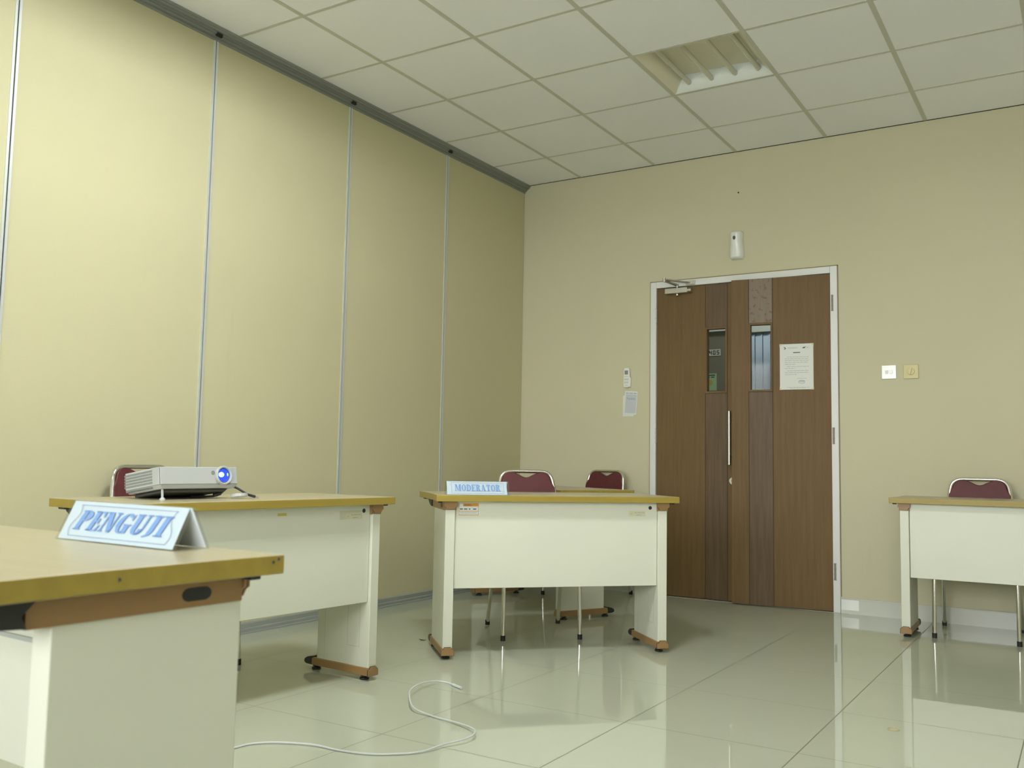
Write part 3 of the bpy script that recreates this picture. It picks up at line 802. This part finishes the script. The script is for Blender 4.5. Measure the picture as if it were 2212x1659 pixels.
# ------------------------------------------------------------------ desks
ZT, TH = .7422, .030
LX, LW, LD = 1.0441, .0451, .3081
TW, TD, FO = 1.1886, .525, .0367
ZP = .3156
DESK_GROUP = 'cream steel desks with beech tops'
def make_desk():
    root = thing('office_desk', 'desk', 'desk', group=DESK_GROUP)
    bm = B()      # top with slightly hollowed short ends
    pl = []
    n = 10
    for k in range(n + 1):
        t = k / n; pl.append((TW / 2 - .010 * math.sin(PI * t), -FO + TD * t))
    for k in range(n + 1):
        t = 1 - k / n; pl.append((-TW / 2 + .010 * math.sin(PI * t), -FO + TD * t))
    fs = prism(bm, pl, lambda a, b_, t: (a, b_, t), ZT - TH, ZT, 1)
    for f in fs:
        f.normal_update()
        if abs(f.normal.z) > .9: f.material_index = 0
    obj('table_top', bm, ['top', 'edge'], root, bevel=.0025)
    bm = B()      # modesty panel with folded bottom and a grommet hole
    hx = LX / 2 - LW / 2 - .0016
    box(bm, -hx, hx, .014, .030, ZP, ZT - TH - .001)
    mp = obj('modesty_panel', bm, 'cream', root, bevel=.002)
    bm = B(); box(bm, -hx, hx, .030, .036, .545, .553); obj('stiffening_rib', bm, 'button', mp)
    bm = B(); lathe(bm, [(0, .0012), (.0085, .0012), (.0088, 0)], facing_y(.462, .0138, .687), 20); obj('screw_hole', bm, 'black_plastic', mp)
    for sg in (-1, 1):
        x0, x1 = sg * LX / 2 - LW / 2, sg * LX / 2 + LW / 2
        bm = B(); box(bm, x0, x1, 0, LD, .050, .674)
        lg = obj('leg_panel', bm, 'cream', root, bevel=.003)
        xi = x0 if sg > 0 else x1
        bm = B()
        for y0, y1, z0, z1 in ((.055, .0559, .13, .60), (.125, .1259, .13, .60), (.055, .1259, .13, .1310), (.262, .2626, .06, .60)):
            box(bm, xi - .0003, xi + .0003, y0, y1, z0, z1)
        obj('access_cover_seam', bm, 'ink_grey', lg, smooth=False)
        # top bracket
        xc = sg * LX / 2
        bp = [(-.031, ZT - TH - .0005), (.031, ZT - TH - .0005), (.031, .692), (.024, .688), (.017, .676), (-.017, .676), (-.024, .688), (-.031, .692)]
        bm = B(); prism(bm, bp, lambda a, b_, t: (xc + a, t, b_), -.009, -.0045)
        prism(bm, [(a_ * 1.015, b_ - .001) for a_, b_ in bp], lambda a, b_, t: (xc + a, t, b_), -.0045, -.0035, 1)  # thin black layer drawn in place of the dark seam gap
        prism(bm, bp, lambda a, b_, t: (xc + a, t, b_), -.0035, .002)
        box(bm, xc - .0265, xc + .0265, .002, .345, .671, ZT - TH - .0005); br = obj('top_bracket', bm, ['brown_plastic', 'black_plastic'], root, bevel=.0008)
        bm = B()
        cp = [(.330, ZT - TH - .0006), (.450, ZT - TH - .0006), (.446, .698), (.425, .687), (.385, .676), (.345, .673), (.352, .690)]
        prism(bm, cp, lambda a, b_, t: (t, a, b_), xc - .032, xc + .032); obj('end_cap', bm, 'black_plastic', br, bevel=.0015)
        bm = B()
        sl = [(.087 + .013 * math.cos(a) * 1 + (.013 if math.cos(a) > 0 else -.013),   .690 + .0100 * math.sin(a)) for a in [2 * PI * (k + .5) / 20 for k in range(20)]]
        prism(bm, sl, lambda a, b_, t: (xc + sg * (.0264 + t), a, b_), 0, .0008); obj('slot', bm, 'black_plastic', br)
        bm = B(); box(bm, xc - .031, xc + .031, -.0086, -.0075, .6755, .6765); obj('shadow_line', bm, 'black_plastic', br) if False else bm.free()
        # foot
        fp = [(-.029, .020), (.029, .020), (.029, .043), (.0245, .0465), (.0185, .0465), (.0145, .0565), (-.0145, .0565), (-.0185, .0465), (-.0245, .0465), (-.029, .043)]
        rp = [(-.0265, .0205), (.0265, .0205), (.0265, .049), (.0235, .053), (-.0235, .053), (-.0265, .049)]
        bm = B(); prism(bm, rp, lambda a, b_, t: (xc + a, t, b_), -.003, .335); ft = obj('foot_rail', bm, 'brown_plastic', root, bevel=.0015)
        bm = B()
        cp = [(.334, .0205), (.366, .0210), (.378, .025), (.383, .033), (.379, .042), (.366, .050), (.345, .0555), (.322, .0575), (.336, .044)]
        prism(bm, cp, lambda a, b_, t: (t, a, b_), xc - .0272, xc + .0272); obj('end_cap', bm, 'black_plastic', ft, bevel=.003)
        bm = B(); prism(bm, [(a_ * 1.05, .038 + (b_ - .038) * 1.07) for a_, b_ in fp], lambda a, b_, t: (xc + a, t, b_), -.0045, -.003); obj('cap_gap_shade', bm, 'black_plastic', ft, smooth=False)  # black plate painting in the dark seam gap behind the front cap
        bm = B(); prism(bm, fp, lambda a, b_, t: (xc + a, t, b_), -.0075, -.0045); obj('front_cap', bm, 'brown_plastic', ft, bevel=.0012)
        for y in (.042, .332):
            bm = B(); lathe(bm, [(0, 0), (.019, 0), (.020, .004), (.018, .008), (.009, .010), (.009, .013), (.016, .014), (.016, .0198), (0, .0198)], Matrix.Translation((xc, y, 0)), 20)
            obj('levelling_foot', bm, 'black_plastic', ft)
    for sg in (-1, 1):      # black clips under the top near its corners
        for y0, y1 in ((-.008, .012), (.41, .45)):
            bm = B(); box(bm, sg * .570 - .010, sg * .570 + .010, y0, y1, ZT - TH - .007, ZT - TH)
            obj('under_clip', bm, 'black_plastic', root, bevel=.002)
    return root

desk0 = make_desk()
poses = {'M': (1.5634, -2.2059, .8005), 'P': (1.1396, -3.5997, 1.4879), 'R': (3.3532, -.6389, .0208), 'D': (.6151, -1.0794, -.4949), 'N': (2.005, -5.002, 3.10)}
labels = {'M': 'cream desk with beech top carrying the MODERATOR name plate',
          'P': 'cream desk by the folding partition with the silver projector on it',
          'R': 'cream desk at the right edge, in front of the back wall beside the doors',
          'D': 'cream desk in the far corner, half hidden behind the MODERATOR desk',
          'N': 'nearest cream desk at the left edge carrying the PENGUJI name plate'}
desks = {}
for i, (k, (x, y, t)) in enumerate(poses.items()):
    d = desk0 if i == 0 else copy_tree(desk0)
    d.location = (x, y, 0); d.rotation_euler = (0, 0, t); d['label'] = labels[k]; desks[k] = d
for c_ in desks['N'].children:      # the nearest desk's top overhangs its legs a little further
    if not c_.name.startswith('table_top'): c_.location.y += .005
def child(root, name):
    return [c for c in root.children if c.name.split('.')[0] == name]

# stickers on the modesty panels
pf = lambda a, b_, t: (a, .014 - t, b_)
def sticker_plate(panel, x, z):
    bm = B(); bar(bm, pf, x - .042, x + .042, z - .013, z + .013, 0, .0008); s = obj('asset_label', bm, 'label', panel, smooth=False)
    s['label'] = 'pale asset label under clear tape'
    bm = B(); pg = lambda a, b_, t: (a, .0132 - t, b_)
    text_rows(bm, pg, [(x - .014, x + .038, z + .003), (x - .004, x + .022, z - .008)], .0028)
    prism(bm, [(x - .036, z), (x - .030, z - .004), (x - .022, z + .003), (x - .030, z - .001)], pg, 0, .0004)
    obj('label_print', bm, 'ink_grey', s, smooth=False)
pm = child(desks['M'], 'modesty_panel')[0]; pp = child(desks['P'], 'modesty_panel')[0]
sticker_plate(pm, .395, .659); sticker_plate(pp, .405, .668)
bm = B(); bar(bm, pf, .330, .452, .655, .690, 0, .0003); obj('clear_tape', bm, 'tape_film', pp, smooth=False)
bm = B(); bar(bm, pf, .020, .062, .680, .690, 0, .0006); tp = obj('masking_tape', bm, 'masking', pp, smooth=False)
# orange inventory sticker on the moderator desk
bm = B(); bar(bm, pf, -.480, -.388, .648, .703, 0, .0008); st = obj('inventory_sticker', bm, 'orange', pm, smooth=False); st['label'] = 'white and orange inventory sticker'
bm = B(); pg = lambda a, b_, t: (a, .0132 - t, b_)
bar(bm, pg, -.4785, -.3895, .6505, .6655); bar(bm, pg, -.4785, -.3895, .668, .689); bar(bm, pg, -.4785, -.461, .689, .7015)
obj('sticker_paper', bm, 'paper_wall', st, smooth=False)
bm = B(); ph = lambda a, b_, t: (a, .0128 - t, b_)
for x0, x1 in ((-.476, -.462), (-.457, -.441), (-.434, -.427), (-.414, -.399)): bar(bm, ph, x0, x1, .6745, .679)
text_rows(bm, ph, [(-.474, -.395, .6585)], .0014); text_rows(bm, ph, [(-.455, -.425, .6965), (-.455, -.418, .692)], .0016)
obj('sticker_print', bm, 'ink_black', st, smooth=False)
# screws in the end edge of the nearest desk
tn = child(desks['N'], 'table_top')[0]
bm = B()
for yy, zz in ((-.014, -.010), (-.024, -.006), (.245, -.014)):
    lathe(bm, [(0, .0012), (.0022, .001), (.0026, 0)], Matrix.Translation((-TW / 2 + .010 * math.sin(PI * (yy + FO) / TD) - .0004, yy, ZT + zz)) @ Matrix.Rotation(-PI / 2, 4, 'Y'), 10)
obj('screw', bm, 'projector_dark', tn)

# ------------------------------------------------------------------ chairs (origin at the middle of the front feet, back towards +y)
def make_chair():
    root = thing('banquet_chair', 'chair', 'chair', group='maroon chairs with chrome tube frames')
    R_ = .0105
    side = [(-.200, 0, .012), (-.196, .022, .445), (-.194, .350, .455), (-.186, .385, .530), (-.160, .424, .730), (-.142, .452, .846)]
    full = side + [(-x, y, z) for x, y, z in side[::-1]]
    rad = [0, .045, .055, .05, .05, .062, .062, .05, .05, .055, .045, 0]
    bm = B(); tube(bm, fillet(full, rad, 7), R_, 14); obj('back_frame', bm, 'chrome', root)
    for sg in (-1, 1):
        bm = B(); tube(bm, fillet([(sg * .200, .470, .012), (sg * .186, .335, .430), (sg * .182, .24, .443)], .04, 5), R_, 12); lg = obj('rear_leg', bm, 'chrome', root)
        bm = B(); lathe(bm, [(0, 0), (.0125, 0), (.0125, .026), (0, .026)], Matrix.Translation((sg * .200, .470, 0)), 14); obj('rubber_foot', bm, 'rubber', lg)
        bm = B(); lathe(bm, [(0, 0), (.0125, 0), (.0125, .026), (0, .026)], Matrix.Translation((sg * .200, 0, 0)), 14); obj('rubber_foot', bm, 'rubber', root)
    bm = B(); tube(bm, [(-.190, .052, .440), (.190, .052, .440)], .008, 10); tube(bm, [(-.186, .31, .443), (.186, .31, .443)], .008, 10); obj('cross_bar', bm, 'chrome', root)
    bm = B(); sp = []
    for cx, cy, a0 in ((.16, .03, -90), (.155, .33, 0), (-.155, .33, 90), (-.16, .03, 180)):
        for k in range(5):
            a = math.radians(a0 + 90 * k / 4); sp.append((cx + .035 * math.cos(a), cy + .035 * math.sin(a)))
    prism(bm, sp, lambda a, b_, t: (a, b_, t), .459, .492); obj('seat', bm, 'maroon', root, bevel=.012, bseg=3)
    # back pad with a shallow V cut under the top tube
    bm = B(); pl = [(-.166, -.275), (.166, -.275), (.160, -.10)]
    for k in range(7):
        a = math.radians(4 + 84 * k / 6); pl.append((.088 + .051 * math.cos(a), -.066 + .055 * math.sin(a)))
    pl += [(.072, -.0150), (.056, -.022), (.036, -.031), (.016, -.041), (0, -.044), (-.016, -.041), (-.036, -.031), (-.056, -.022), (-.072, -.0150)]
    for k in range(7):
        a = math.radians(92 + 84 * k / 6); pl.append((-.088 + .051 * math.cos(a), -.066 + .055 * math.sin(a)))
    pl += [(-.160, -.10)]
    sl = .235
    def fb(a, b_, t):
        cv = .012 * (1 - (a / .17) ** 2)
        return (a, .452 + b_ * sl + t + cv * .6, .856 + b_)
    prism(bm, pl, fb, -.013, .012); bp = obj('backrest', bm, 'maroon', root, bevel=.006, bseg=2)
    return root
chair0 = make_chair()
cps = [('M', (1.304, -1.906), 42.8, 'maroon chair with chrome frame tucked behind the MODERATOR desk'),
       ('R', (3.160, -.565), 1.0, 'maroon chair behind the desk at the right edge'),
       ('D', (.690, -.520), -10.0, 'maroon chair at the far corner desk, against the back wall'),
       ('P', (.532, -3.398), 90.0, 'maroon chair behind the projector, against the partition')]
for i, (k, (x, y), a, lb) in enumerate(cps):
    c = chair0 if i == 0 else copy_tree(chair0)
    c.location = (x, y, 0); c.rotation_euler = (0, 0, math.radians(a)); c['label'] = lb

# ------------------------------------------------------------------ name plates
def name_plate(text, loc, rz, L, hb, hh, label, shear, tw, th, border_in, wavy=False):
    root = thing('name_plate', label, 'name plate', loc, rz, 'folded table name plates')
    sl = math.hypot(hb, hh); nx = hh / sl; 
    def face(sg):     # (a along, b up the slope, t outwards)
        def f(a, b_, t):
            return (a if sg < 0 else -a, sg * (hb - b_ / sl * hb + t * hh / sl), b_ / sl * hh + t * hb / sl)
        return f
    for sg in (-1, 1):
        f = face(sg)
        bm = B(); prism(bm, [(-L / 2, .0), (L / 2, .0), (L / 2, sl), (-L / 2, sl)], f, .0002, .0016); obj('acrylic_side', bm, 'acrylic', root, smooth=False)
        bm = B(); prism(bm, [(-L / 2 + .006, .002), (L / 2 - .012, .002), (L / 2 - .012, sl - .0006), (-L / 2 + .006, sl - .0006)], f, -.0010, .0001); pr = obj('paper_card', bm, 'paper', root, smooth=False)
        f2 = lambda a, b_, t, f=f: f(a, b_, .0017 + t)
        bm = B(); bx, b0, b1, lw = L / 2 - border_in, .008, sl - .008, .0009
        bar(bm, f2, -bx, bx, b0, b0 + lw); bar(bm, f2, -bx, bx, b1 - lw, b1)
        for s2 in (-1, 1):
            pts = []
            for k in range(13):
                t = k / 12
                dx = .0 if not wavy else .009 * math.sin(2 * PI * t) * s2 * .8
                pts.append((s2 * bx + dx, b0 + (b1 - b0) * t))
            for (xa, za), (xb, zb) in zip(pts, pts[1:]):
                prism(bm, [(xa - lw / 2, za), (xa + lw / 2, za), (xb + lw / 2, zb), (xb - lw / 2, zb)], f2, 0, .0004)
        obj('border', bm, 'ink_line', pr, smooth=False)
        bm = B(); letters(bm, text, tw, th, shear, fn=lambda a, b_, t, f=f2: f(a, b_ + sl / 2 + .001, t)); obj('lettering', bm, 'ink_blue', pr, smooth=False)
    return root
name_plate('MODERATOR', (1.284, -2.492, ZT), .818, .30, .030, .062, 'white folded name plate reading MODERATOR', 0, .215, .033, .027)
name_plate('PENGUJI', (2.268, -5.033, ZT), -.030, .345, .032, .068, 'white folded name plate reading PENGUJI on the nearest desk', .35, .255, .037, .035, True)

# ------------------------------------------------------------------ projector
pj = thing('projector', 'silver white projector with glowing blue lens on the partition-side desk', 'projector', (.9734, -3.8082, ZT), 1.4935)
tilt = .1424
PW, PD, PH = .327, .230, .062
def pmx(): return Matrix.Translation((0, PD, .022)) @ Matrix.Rotation(-tilt, 4, 'X') @ Matrix.Translation((0, -PD, 0))
T = pmx()
def pobj(name, bm, mats, parent=None, **kw):
    bmesh.ops.transform(bm, matrix=T, verts=bm.verts)
    return obj(name, bm, mats, parent or pj, **kw)
bm = B()
pl = [(-PW / 2 + .004, 0), (PW / 2 - .004, 0), (PW / 2, .004), (PW / 2, PD - .02), (PW / 2 - .02, PD), (-PW / 2 + .02, PD), (-PW / 2, PD - .02), (-PW / 2, .004)]
prism(bm, pl, lambda a, b_, t: (a, b_, t), 0, PH); body = pobj('upper_case', bm, 'projector', bevel=.004, bseg=3)
bm = B()
a_ = [bm.verts.new((x, y, -.0008)) for x, y in pl]; b2 = [bm.verts.new((x * .93, y * .94 + .008, -.014)) for x, y in pl]
bm.faces.new(a_); bm.faces.new(b2[::-1])
for i in range(8): bm.faces.new((a_[i], b2[i], b2[(i + 1) % 8], a_[(i + 1) % 8]))
pobj('lower_case', bm, 'projector', bevel=.001)
bm = B(); box(bm, -PW * .40, PW * .40, .03, PD - .02, -.026, -.0135); pobj('underside', bm, 'projector_dark', bevel=.006)
bm = B()      # louvred side vent
for r_ in range(5):
    for k in range(30):
        y = .044 + k * .0058
        box(bm, -PW / 2 - .0005, -PW / 2 + .001, y, y + .0036, .007 + r_ * .0102, .0145 + r_ * .0102)
for k in range(28): box(bm, -PW / 2 - .0005 + .002, -PW / 2 + .012, .05 + k * .0058, .0536 + k * .0058, -.0085, -.0035)
pobj('side_vent', bm, 'vent', smooth=False)
lm = Matrix.Translation((.0985, 0, .031)) @ Matrix.Rotation(PI / 2, 4, 'X')
bm = B(); lathe(bm, [(.0345, -.002), (.0345, .008), (.0325, .0105), (.0290, .0100), (.0265, .0005)], lm, 36); lens = pobj('lens_ring', bm, 'projector')
bm = B(); lathe(bm, [(.0280, .0006), (.0255, .0040), (.0235, .0020)], lm, 32); pobj('lens_barrel', bm, 'projector_dark', lens)
bm = B(); lathe(bm, [(.0250, .0006), (.018, .0022), (.010, .0034), (0, .0038)], lm, 32); pobj('lens_glass', bm, 'blue_glass', lens)
bm = B(); lathe(bm, [(.0125, 0), (.009, .0014), (0, .0018)], Matrix.Translation((.0895, -.0030, .0335)) @ Matrix.Rotation(PI / 2, 4, 'X'), 24, sy=.75); pobj('lens_glow', bm, 'blue_glow', lens)
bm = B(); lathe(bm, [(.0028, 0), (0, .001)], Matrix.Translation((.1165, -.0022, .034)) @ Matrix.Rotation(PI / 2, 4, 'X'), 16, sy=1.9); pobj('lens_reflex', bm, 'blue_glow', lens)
bm = B(); lathe(bm, [(0, .0012), (.0075, .001), (.0082, 0)], Matrix.Translation((.0555, 0, .041)) @ Matrix.Rotation(PI / 2, 4, 'X'), 20); pobj('infrared_window', bm, 'vent')
# front leg reaches down to the desk, rear feet
def pw(x, y, z): return T @ Vector((x, y, z))
a_, b_ = pw(-.142, .018, -.010), Vector((-.142, .016, .004))
bm = B(); tube(bm, [a_, b_], .0042, 10); lathe(bm, [(0, 0), (.010, 0), (.010, .004), (.004, .009)], Matrix.Translation((b_.x, b_.y, 0)), 16); obj('front_leg', bm, 'projector', pj)
for sx in (-.12, .12):
    a_ = pw(sx, PD - .03, -.012); bm = B(); tube(bm, [a_, (a_.x, a_.y, 0)], .009, 12); obj('rear_foot', bm, 'projector_dark', pj)

def desk_pt(k, x, y, z):
    X, Y, t = poses[k]; return Vector((X + x * math.cos(t) - y * math.sin(t), Y + x * math.sin(t) + y * math.cos(t), z))
def proj_pt(x, y, z):
    t = 1.4935; return Vector((.9734 + x * math.cos(t) - y * math.sin(t), -3.8082 + x * math.sin(t) + y * math.cos(t), ZT + z))
bm = B()
tube(bm, catmull([proj_pt(.03, .10, .006), proj_pt(.08, .08, .006), proj_pt(.115, .055, .012), proj_pt(.150, .045, .040), proj_pt(.172, .03, .040), proj_pt(.198, .005, .020), proj_pt(.209, -.012, .010)], 8), .0043, 10)
hc = thing('video_cable', 'black video cable hanging from under the projector onto the desk', 'cable')
obj('cord', bm, 'black_plastic', hc)
bm = B(); flat = lambda p0, p1, w_, t_: flat_bar(bm, p0, p1, w_, t_)
flat(proj_pt(.205, -.008, .013), proj_pt(.226, -.022, .006), .019, .010); obj('plug', bm, 'black_plastic', hc, bevel=.002)
bm = B(); flat_bar(bm, proj_pt(.226, -.022, .006), proj_pt(.236, -.028, .0035), .014, .0045); obj('plug_contact', bm, 'steel', hc)
bm = B(); flat_bar(bm, proj_pt(.098, .058, .010), proj_pt(.122, .050, .018), .019, .012); obj('cable_joint', bm, 'black_plastic', hc, bevel=.002)
lc = thing('lens_cap', 'clear plastic lens cap hanging under the projector lens', 'lens cap', proj_pt(.158, -.014, .0018), 1.4935)
bm = B(); lathe(bm, [(0, 0), (.030, 0), (.032, .002), (.032, .012), (.0305, .012), (.0300, .003), (0, .0025)], Matrix.Translation((0, 0, .004)) @ Matrix.Rotation(-.16, 4, 'X'), 28); obj('cap', bm, 'milky_clear', lc)

# ------------------------------------------------------------------ on the floor
pts = [(1.300, -4.30, .004), (1.400, -4.09, .004), (1.427, -4.014, .004), (1.440, -3.955, .004), (1.498, -3.900, .005), (1.605, -3.855, .005), (1.702, -3.848, .004), (1.795, -3.827, .004), (1.855, -3.790, .004), (1.919, -3.723, .005),
       (1.945, -3.630, .010), (1.975, -3.545, .014), (1.955, -3.470, .016), (1.860, -3.410, .009), (1.710, -3.375, .005), (1.610, -3.355, .016), (1.511, -3.252, .026), (1.464, -3.175, .026), (1.438, -3.10, .024), (1.428, -3.03, .019), (1.440, -2.975, .013), (1.478, -2.957, .008), (1.512, -2.965, .005)]
wc = thing('network_cable', 'thin white cable curling across the polished floor', 'cable')
bm = B(); tube(bm, catmull(pts, 8), .0029, 8); obj('cord', bm, 'cable_white', wc)
bm = B(); tube(bm, [(1.505, -2.963, .006), (1.565, -2.990, .006)], .0055, 10); obj('plug', bm, 'cable_white', wc, bevel=.001)

bm = B()
ring = [(3.089 + .019 * math.cos(2 * PI * k / 28), -2.572 + .021 * math.sin(2 * PI * k / 28), .0014) for k in range(29)]
tube(bm, ring, .0012, 6, caps=False)
tag(obj('rubber_band', bm, 'rubber_band'), 'tan rubber band lying on the floor at the right', 'rubber band')
bm = B()
prism(bm, [(-.022, -.004), (-.006, -.007), (.014, -.003), (.020, .002), (.004, .006), (-.012, .004)], lambda a, b_, t: (.83 + a, -2.275 + b_, t + abs(a) * .2), 0, .0012)
tag(obj('debris_flake', bm, 'black_plastic'), 'small dark flake on the floor left of the MODERATOR desk', 'debris')
